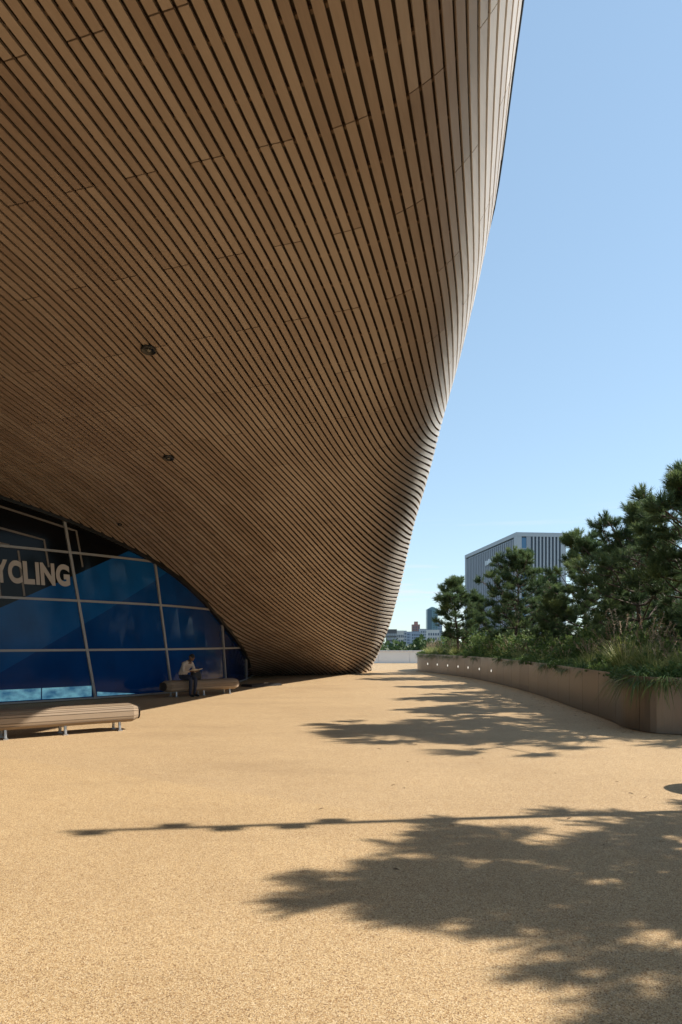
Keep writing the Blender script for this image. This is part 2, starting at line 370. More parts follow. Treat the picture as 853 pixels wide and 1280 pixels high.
# dark lining behind the planks, battens in between
def grid_faces(nr, nc): return [[i*nc+j, i*nc+j+1, (i+1)*nc+j+1, (i+1)*nc+j] for i in range(nr-1) for j in range(nc-1)]
gy = np.arange(-14, 39.6, 0.5); gt = np.linspace(0, 1, 110)
gs = -22+(SEND(gy)[:, None]+22)*gt[None, :]
B = surf(gy[:, None], gs)-snorm(gy[:, None]*np.ones_like(gs), gs)*0.075
wobj('soffit_lining', B.reshape(-1, 3), grid_faces(*gs.shape), M['soffit_backing'], roof, smooth=True)
BV, BF = [], []
for q in np.arange(-6, 44, 0.66):
    s_ = np.arange(-20, 8.5, 0.22); y_ = q+0.15-SK*s_
    ok = (y_ > -6) & (y_ < 39) & (s_ < SEND(y_)-0.05)
    s_, y_ = s_[ok], y_[ok]
    if len(s_) < 2: continue
    ok = surf(y_, s_)[:, 0] > _pl_x_of_y(y_)-0.5; s_, y_ = s_[ok], y_[ok]
    if len(s_) < 2: continue
    nn = snorm(y_, s_); a = surf(y_-0.022, s_)-nn*0.034; c = surf(y_+0.022, s_)-nn*0.034; b0 = len(BV)*0+sum(len(z) for z in BV)
    n = len(s_); BV.append(np.concatenate([a, c, a-nn*0.035, c-nn*0.035]))
    for i in range(n-1):
        BF += [[b0+i, b0+i+1, b0+n+i+1, b0+n+i], [b0+2*n+i, b0+2*n+i+1, b0+i+1, b0+i], [b0+n+i, b0+n+i+1, b0+3*n+i+1, b0+3*n+i]]
wobj('batten', np.concatenate(BV), BF, M['batten'], roof, kind='stuff')
# metal rim along the upper edge and the metal roof over it
ry = np.arange(-14, 39.5, 0.5); rs = SEND(ry)
E = surf(ry, rs)+snorm(ry, rs)*0.012
mb = MB(); mb.tube([tuple(p) for p in E+np.array([-0.01, 0, 0.03])], 0.022, 8); mb.obj('rim', M['rim_metal'], roof, smooth=True)
tv = []
for p in E:
    for q in np.linspace(0, 1, 10):
        tv.append((p[0]-q*(p[0]+24), p[1], p[2]+0.04+3.2*math.sin(q*math.pi*0.55)*min(1.0, max(0.15, p[2]/6))))
wobj('roof_shell', tv, grid_faces(len(E), 10), M['roof_metal'], roof, smooth=True)
# end wall of the leg, behind the foot
last = surf(39.4, np.linspace(-1, float(SEND(39.4)), 12)); ev = [tuple(p) for p in last]+[(p[0], p[1], -1.0) for p in last]
wobj('leg_end_panel', ev, [[i, i+1, 13+i, 12+i] for i in range(11)], M['rim_metal'], roof)
# recessed downlights in the soffit
for px, py, r0 in ((186, 437, .125), (211, 571, .12), (150, 655, .06)):
    ys_ = np.linspace(5, 24, 400); zz = EYE-(py-CYP)/FPX*ys_; xx = (px-CXP)/FPX*ys_
    sz = bil(SZ, ys_, xx); i = int(np.argmin(np.abs(sz-zz))); y0, s0 = ys_[i], xx[i]
    c = surf(y0, s0); nn = Vector(snorm(y0, s0)); q = nn.to_track_quat('Z', 'Y').to_matrix()
    def place(prof, name, mt, par):
        mb = MB(); mb.lathe(prof, 20); mb.v = [tuple(Vector(c)+q @ Vector(v)) for v in mb.v]
        mb2 = np.array(mb.v)-np.array(roof.location); return link(name, mesh(name, mb2, mb.f, mt, True), par)
    d = place([(r0, -.06), (r0, .030), (r0*.9, .042), (r0*.8, .034), (r0*.5, .026)], 'downlight', M['lamp_black'], roof)
    place([(r0*.30, .0), (r0*.28, .034), (r0*.1, .040)], 'lens', M['lens'], d)

# ------------------------------------------------------------------ the glass front
def glass_mat():
    m = mat('printed_glass', (.01, .08, .28), 0.09, 0, 0.13); t = NT(m); uv = t.coord('UV')
    s = t.new('ShaderNodeSeparateXYZ'); t.l(uv, s.inputs[0]); u, v = s.outputs['X'], s.outputs['Y']
    n = t.noise(t.map(uv, (1.4, .8, 1)), 1.0, 4); fine = t.noise(t.map(uv, (.6, 30, 1)), 3.0, 3)
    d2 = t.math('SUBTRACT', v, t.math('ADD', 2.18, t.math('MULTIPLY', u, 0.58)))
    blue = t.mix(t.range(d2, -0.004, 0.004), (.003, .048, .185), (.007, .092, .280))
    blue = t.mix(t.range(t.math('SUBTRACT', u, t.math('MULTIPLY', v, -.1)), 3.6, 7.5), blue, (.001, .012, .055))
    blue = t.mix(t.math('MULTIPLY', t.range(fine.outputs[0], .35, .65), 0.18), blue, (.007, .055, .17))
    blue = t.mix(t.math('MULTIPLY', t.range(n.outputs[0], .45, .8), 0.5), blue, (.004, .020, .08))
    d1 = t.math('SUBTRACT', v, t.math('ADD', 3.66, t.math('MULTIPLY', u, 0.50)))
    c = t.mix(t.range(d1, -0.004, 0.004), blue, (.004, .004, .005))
    t.col(c); return m
glass_mat()
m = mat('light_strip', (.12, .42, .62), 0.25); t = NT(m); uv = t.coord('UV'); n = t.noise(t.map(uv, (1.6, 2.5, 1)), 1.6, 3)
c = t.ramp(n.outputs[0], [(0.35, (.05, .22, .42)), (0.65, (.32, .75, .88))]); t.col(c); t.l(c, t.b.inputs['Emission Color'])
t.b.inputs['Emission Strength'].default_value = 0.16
mat('frame_metal', (.33, .31, .29), 0.45, 0.3); mat('inner_frame', (.20, .165, .135), 0.5, 0.2); mat('lettering', (.50, .44, .39), 0.6)
facade = empty('glass_facade', (-8.75, 17.5, 0), label='slanting blue glass front with pale mullions beneath the timber roof', cat='facade')
SL = -0.185                                               # mullions lean along the wall, per metre of height
def fp(s, z, off=0.0):
    s = np.asarray(s, float); p = plan(s)+plan_n(s)*np.asarray(off)[..., None]; return np.stack([p[..., 0], p[..., 1], np.broadcast_to(z, p[..., 0].shape)], -1)
def fbar(path, w, o0, o1, name, mt):
    pts = []
    for (s0, z0), (s1, z1) in zip(path[:-1], path[1:]):
        n = max(1, int(abs(s1-s0)/0.5)); pts += [(s0+(s1-s0)*i/n, z0+(z1-z0)*i/n) for i in range(n)]
    pts.append(path[-1]); pts = np.array(pts, float); d = np.gradient(pts, axis=0); d /= np.linalg.norm(d, axis=1, keepdims=True)
    nr = np.stack([-d[:, 1], d[:, 0]], -1)*w/2; a, b_ = pts+nr, pts-nr; n = len(pts)
    V = np.concatenate([fp(a[:, 0], a[:, 1], o0), fp(b_[:, 0], b_[:, 1], o0), fp(a[:, 0], a[:, 1], o1), fp(b_[:, 0], b_[:, 1], o1)]); f = []
    for i in range(n-1):
        f += [[2*n+i, 2*n+i+1, 3*n+i+1, 3*n+i], [i, i+1, 2*n+i+1, 2*n+i], [n+i, 3*n+i, 3*n+i+1, n+i+1], [i, n+i, n+i+1, i+1]]
    f += [[0, 2*n, 3*n, n], [n-1, 2*n-1, 4*n-1, 3*n-1]]
    return wobj(name, V, f, mt, facade)
def soffit_at(s):
    p = plan(s); return float(bil(SZ, float(p[1]), float(np.interp(p[0], SX[int(np.clip((p[1]+14)/.25, 0, len(YG)-1))], SG))))
rails = [0.05, 1.41, 2.78, 4.10, 5.42, 6.75]
MUL = [0.0, 2.78, 6.83, 10.9, 14.5]+[-2.8*i for i in range(1, 11)]; MUL.sort()
ms = lambda s, z: s+SL*(z-1.41)
for s in MUL:
    zt = soffit_at(s)
    for _ in range(4): zt = soffit_at(ms(s, max(zt, 0)))
    if zt > 0.2: fbar([(ms(s, 0.02), 0.02), (ms(s, min(zt+.12, 6.75)), min(zt+.12, 6.75))], 0.070, -0.03, 0.055, 'mullion', M['frame_metal'])
for z in rails:
    end = max(s for s in np.arange(-28, FE-0.3, 0.1) if soffit_at(s) > z-0.15 or s < -27)
    fbar([(-28, z), (end, z)], 0.062 if z > .1 else 0.05, -0.03, 0.045, 'rail', M['frame_metal'])
for i in range(len(MUL)-1):
    for j in range(len(rails)-1):
        z0, z1 = rails[j], rails[j+1]; n = 6
        if max(soffit_at(ms(MUL[i], z0)), soffit_at(ms(MUL[i+1], z0))) < z0: continue
        V, UV = [], []
        for z in (z0, z1):
            for q in np.linspace(0, 1, n):
                s = ms(MUL[i], z)*(1-q)+ms(MUL[i+1], z)*q; V.append(fp(s, z)); UV.append((s, z))
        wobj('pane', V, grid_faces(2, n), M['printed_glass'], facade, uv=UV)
# bright strip along the foot of the glass
for (s0, s1, z0a, z1a, z0b, z1b) in ((-3.0, -1.28, .10, .40, .10, .40), (-1.25, -0.02+.19*1.2-.06, .10, .40, .10, .40), (0.32, 1.55, .09, .22, .09, .10)):
    q = np.linspace(0, 1, 5); ss = s0+(s1-s0)*q; zz0, zz1 = z0a+(z0b-z0a)*q, z1a+(z1b-z1a)*q
    wobj('light_strip', np.concatenate([fp(ss, zz0, .012), fp(ss, zz1, .012)]), grid_faces(2, 5), M['light_strip'], facade, uv=np.concatenate([np.stack([ss, zz0], -1), np.stack([ss, zz1], -1)]))
# frame bars seen through the dark glass
for path in ([(-40, 622), (0, 633), (91.5, 662.6), (95.5, 663.5), (103.6, 709)], [(-30, 652), (0, 660), (55.6, 675), (61, 709)], [(-20, 675), (11, 681.5)], [(23, 688), (30, 745)], [(-1, 728), (0.5, 745)]):
    fbar([fac_sz(*p) for p in path], 0.05, 0.004, 0.018, 'inner_bar', M['inner_frame'])
# closure trim where the glass meets the timber
_sj = np.arange(-24, 12.5, 0.4); fbar([(float(q), soffit_at(q)-0.005) for q in _sj if soffit_at(q) > 0.05], 0.15, -0.02, 0.11, 'closure_trim', M['lamp_black'])
# lettering: CYCLING (its first letter lies outside the frame)
def letter(ch, px0, px1):
    cu = bpy.data.curves.new('letter', 'FONT'); cu.body = ch; cu.size = 1.0; cu.offset = 0.045; cu.extrude = 0.0
    tmp = bpy.data.objects.new('letter_tmp', cu); COL.objects.link(tmp); bpy.context.view_layer.update()
    me = bpy.data.meshes.new_from_object(tmp.evaluated_get(bpy.context.evaluated_depsgraph_get()))
    bpy.data.objects.remove(tmp)
    v = np.array([p.co[:] for p in me.vertices]); lo, hi = v.min(0), v.max(0)
    s0, s1 = fac_s(px0) if px0 >= -60 else fac_s(0)-2.3, fac_s(px1)
    u = s0+(v[:, 0]-lo[0])/(hi[0]-lo[0])*(s1-s0); z = 3.155+(v[:, 1]-lo[1])/(hi[1]-lo[1])*0.60
    u = u+SL*0.4*(z-3.45)
    f = [list(p.vertices) for p in me.polygons]; bpy.data.meshes.remove(me)
    wobj('letter', fp(u, z, 0.02), f, M['lettering'], facade)
for ch, a, b_ in (('C', -29, -10.5), ('Y', -8.5, 10), ('C', 10.5, 27.5), ('L', 29.5, 43), ('I', 44, 49.3), ('N', 51, 68.3), ('G', 69.8, 87)): letter(ch, a, b_)

# ------------------------------------------------------------------ benches: faceted timber logs on steel legs
mat('leg_steel', (.50, .50, .50), 0.35, 0.8); mat('end_grain', (.045, .034, .026), 0.8)
NF = 24
def make_bench(name, centre, dvec, L, label, legs):
    d = Vector((dvec[0], dvec[1], 0)).normalized(); o = empty(name, (centre[0], centre[1], 0), math.atan2(d.y, d.x), label=label, cat='bench', group='timber log benches on the plaza')
    prof = []                                             # (y, z) outline of the log
    for k in range(NF):
        a = 2*math.pi*(k+0.5)/NF; c, s_ = math.cos(a), math.sin(a)
        prof.append((0.27*math.copysign(abs(c)**0.72, c), 0.315+0.17*math.copysign(abs(s_)**0.62, s_)))
    cy, cz = 0.0, 0.315
    for k in range(NF):
        (y0, z0), (y1, z1) = prof[k], prof[(k+1) % NF]; g = 0.005
        ly = math.hypot(y1-y0, z1-z0); uy, uz = (y1-y0)/ly, (z1-z0)/ly
        a = (y0+uy*g, z0+uz*g); b_ = (y1-uy*g, z1-uz*g); nn = (uz, -uy); dep = 0.035
        if (a[0]-cy)*nn[0]+(a[1]-cz)*nn[1] < 0: nn = (-nn[0], -nn[1])
        j = random.uniform(-.003, .003); a = (a[0]+nn[0]*j, a[1]+nn[1]*j); b_ = (b_[0]+nn[0]*j, b_[1]+nn[1]*j)
        V, UV = [], []
        sh = lambda p, q: (cy+(p[0]-cy)*q, cz+(p[1]-cz)*q)
        for x, q in ((-L/2, .74), (-L/2+.11, 1.0), (L/2-.11, 1.0), (L/2, .74)):
            for p in (sh(a, q), sh(b_, q), (sh(b_, q)[0]-nn[0]*dep, sh(b_, q)[1]-nn[1]*dep), (sh(a, q)[0]-nn[0]*dep, sh(a, q)[1]-nn[1]*dep)):
                V.append((x, p[0], p[1])); UV.append((x+k*3.3, p[0]+p[1]+k*.7))
        f = [[3, 2, 1, 0], [12, 13, 14, 15]]
        for i in range(3):
            for q in range(4): f.append([i*4+q, i*4+(q+1) % 4, i*4+4+(q+1) % 4, i*4+4+q])
        link('slat', mesh('slat', V, f, M['bench_timber'], uv=UV, attr=[random.random()]*16), o)
    # dark core showing between the slats and as end caps
    V = [(x, p[0]*.84, cz+(p[1]-cz)*.84) for x in (-L/2+.12, L/2-.12) for p in prof]
    f = [[k, (k+1) % NF, NF+(k+1) % NF, NF+k] for k in range(NF)]+[list(range(NF))[::-1], list(range(NF, 2*NF))]
    link('core', mesh('core', V, f, M['end_grain']), o)
    for x in (-L/2-.004, L/2+.004):
        V = [(x+math.copysign(e, x), p[0]*q, cz+(p[1]-cz)*q) for e, q in ((-.03, .73), (.0, .66)) for p in prof]
        f = [[k, (k+1) % NF, NF+(k+1) % NF, NF+k] for k in range(NF)]+[list(range(NF, 2*NF))]
        link('end_cap', mesh('end_cap', V, f, M['end_grain']), o)
    for x in legs:
        for sy in (-1, 1):
            mb = MB(); mb.tube([(x, sy*.15, .20), (x, sy*.17, .02)], 0.026, 8); mb.box(x-.04, x+.04, sy*.17-.04, sy*.17+.04, 0.0, .018)
            link('leg', mesh('leg', mb.v, mb.f, M['leg_steel']), o)
    return o
f1, f2 = Vector(ground_pt(150, 913.6)), Vector(ground_pt(6, 925))
d1 = (f1-f2).normalized(); n1 = Vector((-d1.y, d1.x, 0)); L1 = 4.4
e1 = f1+d1*0.34+n1*0.17; c1 = e1-d1*(L1/2)
make_bench('log_bench', c1, d1, L1, 'empty sunlit timber log bench standing alone in front of the blue glass', [L1/2-.34-0.955*i for i in range(4)]+[-L1/2+.3])
g1, g2 = Vector(ground_pt(221, 871.4)), Vector(ground_pt(287.5, 867.3))
d2 = (g2-g1).normalized(); n2 = Vector((-d2.y, d2.x, 0)); c2 = (g1+g2)/2+n2*0.17
L2 = (g2-g1).length+0.66
bench2 = make_bench('log_bench', c2, d2, L2, 'shaded timber log bench with a man sitting on it', [-(g2-g1).length/2, 0.0, (g2-g1).length/2])
# low dark hatch on the paving near the foot of the roof
mat('hatch_metal', (.06, .06, .06), 0.4, 0.5)
hp = Vector(ground_pt(327, 857.5)); ho = empty('floor_hatch', hp, math.atan2(.75, .65), label='low dark metal floor hatch beside the foot of the timber roof', cat='hatch')
mb = MB(); mb.box(-.75, .75, -.32, .32, 0, .05); link('frame', mesh('frame', mb.v, mb.f, M['hatch_metal']), ho)
mb = MB(); mb.box(-.72, .72, -.29, .29, .052, .085); link('lid', mesh('lid', mb.v, mb.f, M['rim_metal']), ho)
mb = MB(); mb.tube([(-.1, -.25, .09), (-.1, -.25, .13), (.1, -.25, .13), (.1, -.25, .09)], .012, 6); link('handle', mesh('handle', mb.v, mb.f, M['leg_steel']), ho)

# ------------------------------------------------------------------ the seated man
mat('skin', (.13, .07, .045), 0.5); mat('shirt', (.48, .40, .33), 0.85); mat('jeans', (.022, .028, .050), 0.8); mat('shoe', (.012, .011, .011), 0.5); mat('hair', (.012, .010, .009), 0.8)
def skinned(name, nodes, edges, sub=2):
    me = bpy.data.meshes.new(name); names = list(nodes); me.from_pydata([nodes[n][0] for n in names], [(names.index(a), names.index(b)) for a, b in edges], [])
    o = bpy.data.objects.new(name, me); COL.objects.link(o)
    md = o.modifiers.new('skin', 'SKIN'); md.use_smooth_shade = True
    for i, n in enumerate(names):
        r = nodes[n][1]; r = r if isinstance(r, tuple) else (r, r); me.skin_vertices[0].data[i].radius = r
    me.skin_vertices[0].data[0].use_root = True
    sd = o.modifiers.new('sub', 'SUBSURF'); sd.levels = sub; sd.render_levels = sub
    bpy.context.view_layer.update(); out = bpy.data.meshes.new_from_object(o.evaluated_get(bpy.context.evaluated_depsgraph_get()))
    bpy.data.objects.remove(o); return out
# local frame: +y forward, +x the man's right-hand side mirrored as needed, seat height 0.485
N = {'pelvis': ((0, 0, .60), (.165, .125)), 'waist': ((0, .02, .74), (.150, .115)), 'chest': ((0, .15, .91), (.165, .115)), 'shoulders': ((0, .235, 1.01), (.13, .085)), 'neck': ((0, .30, 1.075), .055), 'head0': ((0, .34, 1.12), .06)}
E_ = [('pelvis', 'waist'), ('waist', 'chest'), ('chest', 'shoulders'), ('shoulders', 'neck'), ('neck', 'head0')]
for s_, t_ in ((1, 'R'), (-1, 'L')):
    N.update({'sh'+t_: ((s_*.165, .215, .985), .062), 'el'+t_: ((s_*.245, .27, .735), .046), 'wr'+t_: ((s_*.115, .42, .77), .030), 'pa'+t_: ((s_*.085, .475, .775), (.034, .020)),
              'hip'+t_: ((s_*.09, .06, .585), .088), 'kn'+t_: ((s_*.10, .44, .545), .066), 'calf'+t_: ((s_*.095, .43, .34), .058), 'an'+t_: ((s_*.09, .40, .10), .042), 'he'+t_: ((s_*.09, .40, .05), .042), 'to'+t_: ((s_*.10, .58, .035), .036)})
    E_ += [('shoulders', 'sh'+t_), ('sh'+t_, 'el'+t_), ('el'+t_, 'wr'+t_), ('wr'+t_, 'pa'+t_), ('pelvis', 'hip'+t_), ('hip'+t_, 'kn'+t_), ('kn'+t_, 'calf'+t_), ('calf'+t_, 'an'+t_), ('an'+t_, 'he'+t_), ('he'+t_, 'to'+t_)]
    for q in range(4):                                    # four fingers closed on the paper and a thumb
        x0 = .085+(.018*(q-1.5))
        N['f%d%s' % (q, t_)] = ((s_*x0, .515+.006*(q in (1, 2)), .768), .009); N['g%d%s' % (q, t_)] = ((s_*x0*.96, .545+.008*(q in (1, 2)), .748), .008)
        E_ += [('pa'+t_, 'f%d%s' % (q, t_)), ('f%d%s' % (q, t_), 'g%d%s' % (q, t_))]
    N['th'+t_] = ((s_*.045, .475, .795), .010); N['tt'+t_] = ((s_*.035, .51, .798), .009); E_ += [('pa'+t_, 'th'+t_), ('th'+t_, 'tt'+t_)]
body = skinned('person', N, E_)
# head with face, added to the same mesh
bv = [tuple(v.co) for v in body.vertices]; bf = [list(p.vertices) for p in body.polygons]
HC = Vector((0, .375, 1.17)); HR = Matrix.Rotation(R(-40), 3, 'X')
hb = len(bv); nu, nvv = 20, 14
for i in range(nvv+1):
    ph = math.pi*i/nvv
    for k in range(nu):
        th = 2*math.pi*k/nu; v = Vector((math.sin(ph)*math.cos(th)*.076, math.sin(ph)*math.sin(th)*.096, math.cos(ph)*.118))
        if v.z < 0: v.x *= 1-.30*(-v.z/.118); v.y = v.y*(1-.12*(-v.z/.118))+.012*(-v.z/.118)
        if v.y > .05:
            if abs(v.x) < .02 and -.045 < v.z < .02: v.y += .024*(1-abs(v.x)/.02)*(1 if v.z < -.01 else .5)      # nose
            if .018 < abs(v.x) < .05 and -.005 < v.z < .03: v.y -= .010                                          # eye sockets
            if abs(v.x) < .03 and -.085 < v.z < -.06: v.y += .007                                                # lips
        if abs(v.x) > .066 and abs(v.y) < .03 and -.04 < v.z < .03: v.x *= 1.2                                   # ears
        bv.append(tuple(HC+HR @ v))
for i in range(nvv):
    for k in range(nu): bf.append([hb+i*nu+k, hb+i*nu+(k+1) % nu, hb+(i+1)*nu+(k+1) % nu, hb+(i+1)*nu+k])
segs = []
def region(a):
    if a[:2] in ('he', 'to') : return 3
    if a[:3] in ('hip', 'cal') or a[:2] in ('kn', 'an') or a == 'pelvis': return 2
    if a[:2] in ('pa', 'th', 'tt', 'ne', 'hea') or a[0] in 'fg' or a in ('neck', 'head0') : return 0
    return 1
for a, b_ in E_: segs.append((np.array(N[a][0]), np.array(N[b_][0]), region(b_) if a != 'pelvis' else (2 if b_ != 'waist' else 1)))
pme = mesh('person', bv, bf, [M['skin'], M['shirt'], M['jeans'], M['shoe']], True)
for p in pme.polygons:
    if min(p.vertices) >= hb: p.material_index = 0; continue
    c = np.array(p.center); best = (9, 0)
    for a, b_, r_ in segs:
        t_ = np.clip(np.dot(c-a, b_-a)/max(np.dot(b_-a, b_-a), 1e-9), 0, 1); dd = np.linalg.norm(c-a-(b_-a)*t_)
        if dd < best[0]: best = (dd, r_)
    p.material_index = 1 if (best[1] == 2 and c[2] > .66) else best[1]
sit = Vector((float((228-CXP)/FPX*20.6), 20.6, 0))
k_ = (sit-c2).dot(d2); pos = c2+d2*k_
fwd = -n2; prz = math.atan2(fwd.y, fwd.x)-math.pi/2+R(14)
po = link('person', pme, label='man in a pale shirt and dark jeans sitting bent over a paper', cat='person'); po.location = (pos.x, pos.y, 0); po.rotation_euler = (0, 0, prz)
V, f = [], []
for i in range(6):
    ph = math.pi*.50*i/5
    for k in range(nu):
        th = 2*math.pi*k/nu; v = Vector((math.sin(ph)*math.cos(th)*.080, math.sin(ph)*math.sin(th)*.100-.004, math.cos(ph)*.122))
        if i == 5: v.z = -.02 if v.y < .02 else .045
        V.append(tuple(HC+HR @ v))
for i in range(5):
    for k in range(nu): f.append([i*nu+k, i*nu+(k+1) % nu, (i+1)*nu+(k+1) % nu, (i+1)*nu+k])
link('hair', mesh('hair', V, f, M['hair'], True), po)
# what he holds and his bag
mat('paper', (.62, .60, .57), 0.8); mat('bag_black', (.012, .012, .013), 0.7)
pw = empty('newspaper', (pos.x, pos.y, 0), prz, label='pale folded paper held open in the seated man\'s hands', cat='newspaper')
V, f = [], []
for i, x in enumerate(np.linspace(-.20, .20, 9)):
    for y, z in ((.40, .79-.018), (.50, .80-.012), (.64, .835)): V.append((x, y, z+.02*abs(math.sin(x*9))-.004))
link('page', mesh('page', V, grid_faces(9, 3), M['paper'], True), pw)
V2 = [(x*.98, y+.004, z-.012) for x, y, z in V]; link('page', mesh('page', V2, grid_faces(9, 3), M['paper'], True), pw)
bg = empty('shoulder_bag', pos+d2*.43-n2*.05+Vector((0, 0, .487)), math.atan2(d2.y, d2.x), label='black soft bag standing on the log bench next to the man', cat='bag')
mb = MB()
for i, (z, w, t_) in enumerate(((0, .15, .085), (.06, .17, .10), (.18, .165, .09), (.27, .14, .055), (.30, .10, .03))):
    for k in range(14):
        a = 2*math.pi*k/14; mb.v.append((w*math.copysign(abs(math.cos(a))**.6, math.cos(a)), t_*math.copysign(abs(math.sin(a))**.6, math.sin(a)), z))
mb.f = [[i*14+k, i*14+(k+1) % 14, (i+1)*14+(k+1) % 14, (i+1)*14+k] for i in range(4) for k in range(14)]+[list(range(14))[::-1], list(range(56, 70))]
link('bag_body', mesh('bag_body', mb.v, mb.f, M['bag_black'], True), bg)
mb = MB(); mb.tube([(-.10, 0, .28), (-.08, -.01, .36), (0, -.02, .39), (.08, -.01, .36), (.10, 0, .28)], .012, 6); link('strap', mesh('strap', mb.v, mb.f, M['bag_black'], True), bg)

# ------------------------------------------------------------------ planters
def curve(pts, n=400):
    pts = np.array(pts, float); c = np.concatenate([[0], np.cumsum(np.linalg.norm(np.diff(pts, axis=0), axis=1))])
    fx, fy = interp(list(zip(c, pts[:, 0]))), interp(list(zip(c, pts[:, 1]))); return fx, fy, float(c[-1])
def planter(loc, wall_pts, back_pts, label, panel_len=1.25):
    o = empty('planter', loc, label=label, cat='planter')
    fx, fy, LL = curve(wall_pts); n = int(round(LL/panel_len))
    P = lambda s: np.stack([fx(s), fy(s)], -1)
    for i in range(n):
        a, b_ = LL*i/n+.007, LL*(i+1)/n-.007; C = 11; s_ = np.linspace(a, b_, C); p = P(s_); d = P(s_+.02)-P(s_-.02); d /= np.linalg.norm(d, axis=1, keepdims=True)
        nr = np.stack([-d[:, 1], d[:, 0]], -1)*SGN; q = p-nr*.03
        V = [(x, y, z) for z in (0.012, 1.0) for x, y in p]+[(x, y, z) for z in (0.012, 1.0) for x, y in q]
        f = []
        for k in range(C-1): f += [[k, k+1, C+k+1, C+k], [C+k, C+k+1, 3*C+k+1, 3*C+k]]
        f += [[0, C, 3*C, 2*C], [C-1, 3*C-1, 4*C-1, 2*C-1]]
        wobj('panel', V, f, M['planter_bronze'], o, attr=[random.random()]*44)
    s_ = np.linspace(0, LL, 60); p = P(s_); d = np.gradient(p, axis=0); d /= np.linalg.norm(d, axis=1, keepdims=True); q = p-np.stack([-d[:, 1], d[:, 0]], -1)*SGN*.045
    ring = [tuple(a) for a in q]+list(back_pts); m = len(ring)
    V = [(x, y, .0) for x, y in ring]+[(x, y, .93) for x, y in ring]
    wobj('soil', V, [[i, (i+1) % m, m+(i+1) % m, m+i] for i in range(m)]+[list(range(m, 2*m))], M['soil'], o)
    return o, P, LL
SGN = -1
WALL = [(9.2, 44.5), (6.6, 43.4), (4.9, 41.3), (4.44, 39.7), (5.15, 36), (5.85, 32), (6.17, 27.5), (6.17, 24), (6.02, 20.1), (5.72, 16.4), (5.52, 13.9), (5.38, 12.75), (5.52, 12.15), (6.05, 11.85), (7.4, 11.75), (9.5, 12.3), (12, 14)]
# keep the wall's normal pointing to the plaza
pl1, PW1, LW1 = planter((6.0, 25.0, 0), WALL, [(20, 16), (22, 30), (20, 44)], 'long curved bronze planter with pines and grasses along the plaza')
SGN = -1
pl2, PW2, LW2 = planter((8.0, 3.0, 0), [(12, 9.3), (8.6, 9.2), (6.6, 8.3), (5.9, 6.5), (5.9, 3), (6.0, -3), (6.2, -10), (7.0, -13), (9, -14)], [(14, -14), (15, 0), (14, 9)], 'second bronze planter beside the plaza, under the tall lamp post')
# round lights let into the wall
for px, py in ((523.5, 829), (535, 830), (547, 831), (560, 832), (573, 833), (585.5, 834), (599.5, 835), (614.5, 836.5)):
    s_ = np.linspace(3, LW1-5, 3000); p = PW1(s_); ok = p[:, 1] > 13; r_ = p[:, 0]/p[:, 1]; i = int(np.argmin(np.where((p[:, 1] < 41), np.abs(r_-(px-CXP)/FPX), 9)))
    d = PW1(s_[i]+.02)-PW1(s_[i]-.02); d /= np.linalg.norm(d); nr = np.array([-d[1], d[0]]); 
    if nr[0] > 0: nr = -nr
    mb = MB(); mb.lathe([(.075, -.01), (.075, .008), (.06, .012), (.055, .006)], 16)
    mb2 = MB(); mb2.lathe([(.054, -.005), (.05, .012), (.02, .016)], 16)
    q = Vector((nr[0], nr[1], 0)).to_track_quat('Z', 'Y').to_matrix(); c = Vector((p[i][0], p[i][1], .47))
    b1 = link('wall_light', mesh('wall_light', [c+q @ Vector(v)-Vector(pl1.location) for v in mb.v], mb.f, M['leg_steel'], True), pl1)
    link('lens', mesh('lens', [c+q @ Vector(v)-Vector(pl1.location) for v in mb2.v], mb2.f, M['step_light'], True), b1)

# ------------------------------------------------------------------ far parapet
pa = empty('parapet_wall', (5, 54.6, 0), label='low white parapet wall closing the far end of the plaza', cat='wall')
for i in range(17):
    mb = MB(); mb.box(-22+i*2.5, -22+(i+1)*2.5-.015, 54.5, 54.75, .0, .93); mb.obj('panel', M['parapet_white'], pa)
mb = MB(); mb.box(-22.05, 20.6, 54.44, 54.82, .933, 1.02); mb.obj('coping', M['parapet_cap'], pa)

# ------------------------------------------------------------------ lamp post and bin just outside the frame (their shadows lie on the plaza)
mat('post_grey', (.16, .16, .17), 0.45, 0.4)
lp = empty('lamp_post', (6.70, 6.90, 0.93), label='tall slim lamp post with small spotlights in the second planter', cat='lamp post')
mb = MB(); mb.lathe([(.13, 0), (.13, .03), (.06, .05), (.055, 3), (.035, 7.1)], 12); link('pole', mesh('pole', mb.v, mb.f, M['post_grey'], True), lp)
for z, sy in ((6.95, -1), (6.38, 1), (5.95, -1), (5.45, -1), (5.15, 1)):
    mb = MB(); mb.tube([(0, 0, z), (0, sy*.07, z)], .018, 6); mb.lathe([(.03, -.16), (.06, -.14), (.065, .02), (.03, .05)], 10, (0, sy*.095, z))
    link('spotlight', mesh('spotlight', mb.v, mb.f, M['post_grey']), lp)
bn = empty('litter_bin', (4.95, 7.55, 0), label='round bronze litter bin standing beside the second planter', cat='litter bin')
mb = MB(); mb.lathe([(.30, 0), (.34, .03), (.34, .80), (.31, .82)], 24); link('bin_body', mesh('bin_body', mb.v, mb.f, M['planter_bronze'], True), bn)
mb = MB(); mb.lathe([(.36, .83), (.37, .88), (.34, .95), (.15, .99)], 24); link('lid', mesh('lid', mb.v, mb.f, M['rim_metal'], True), bn)

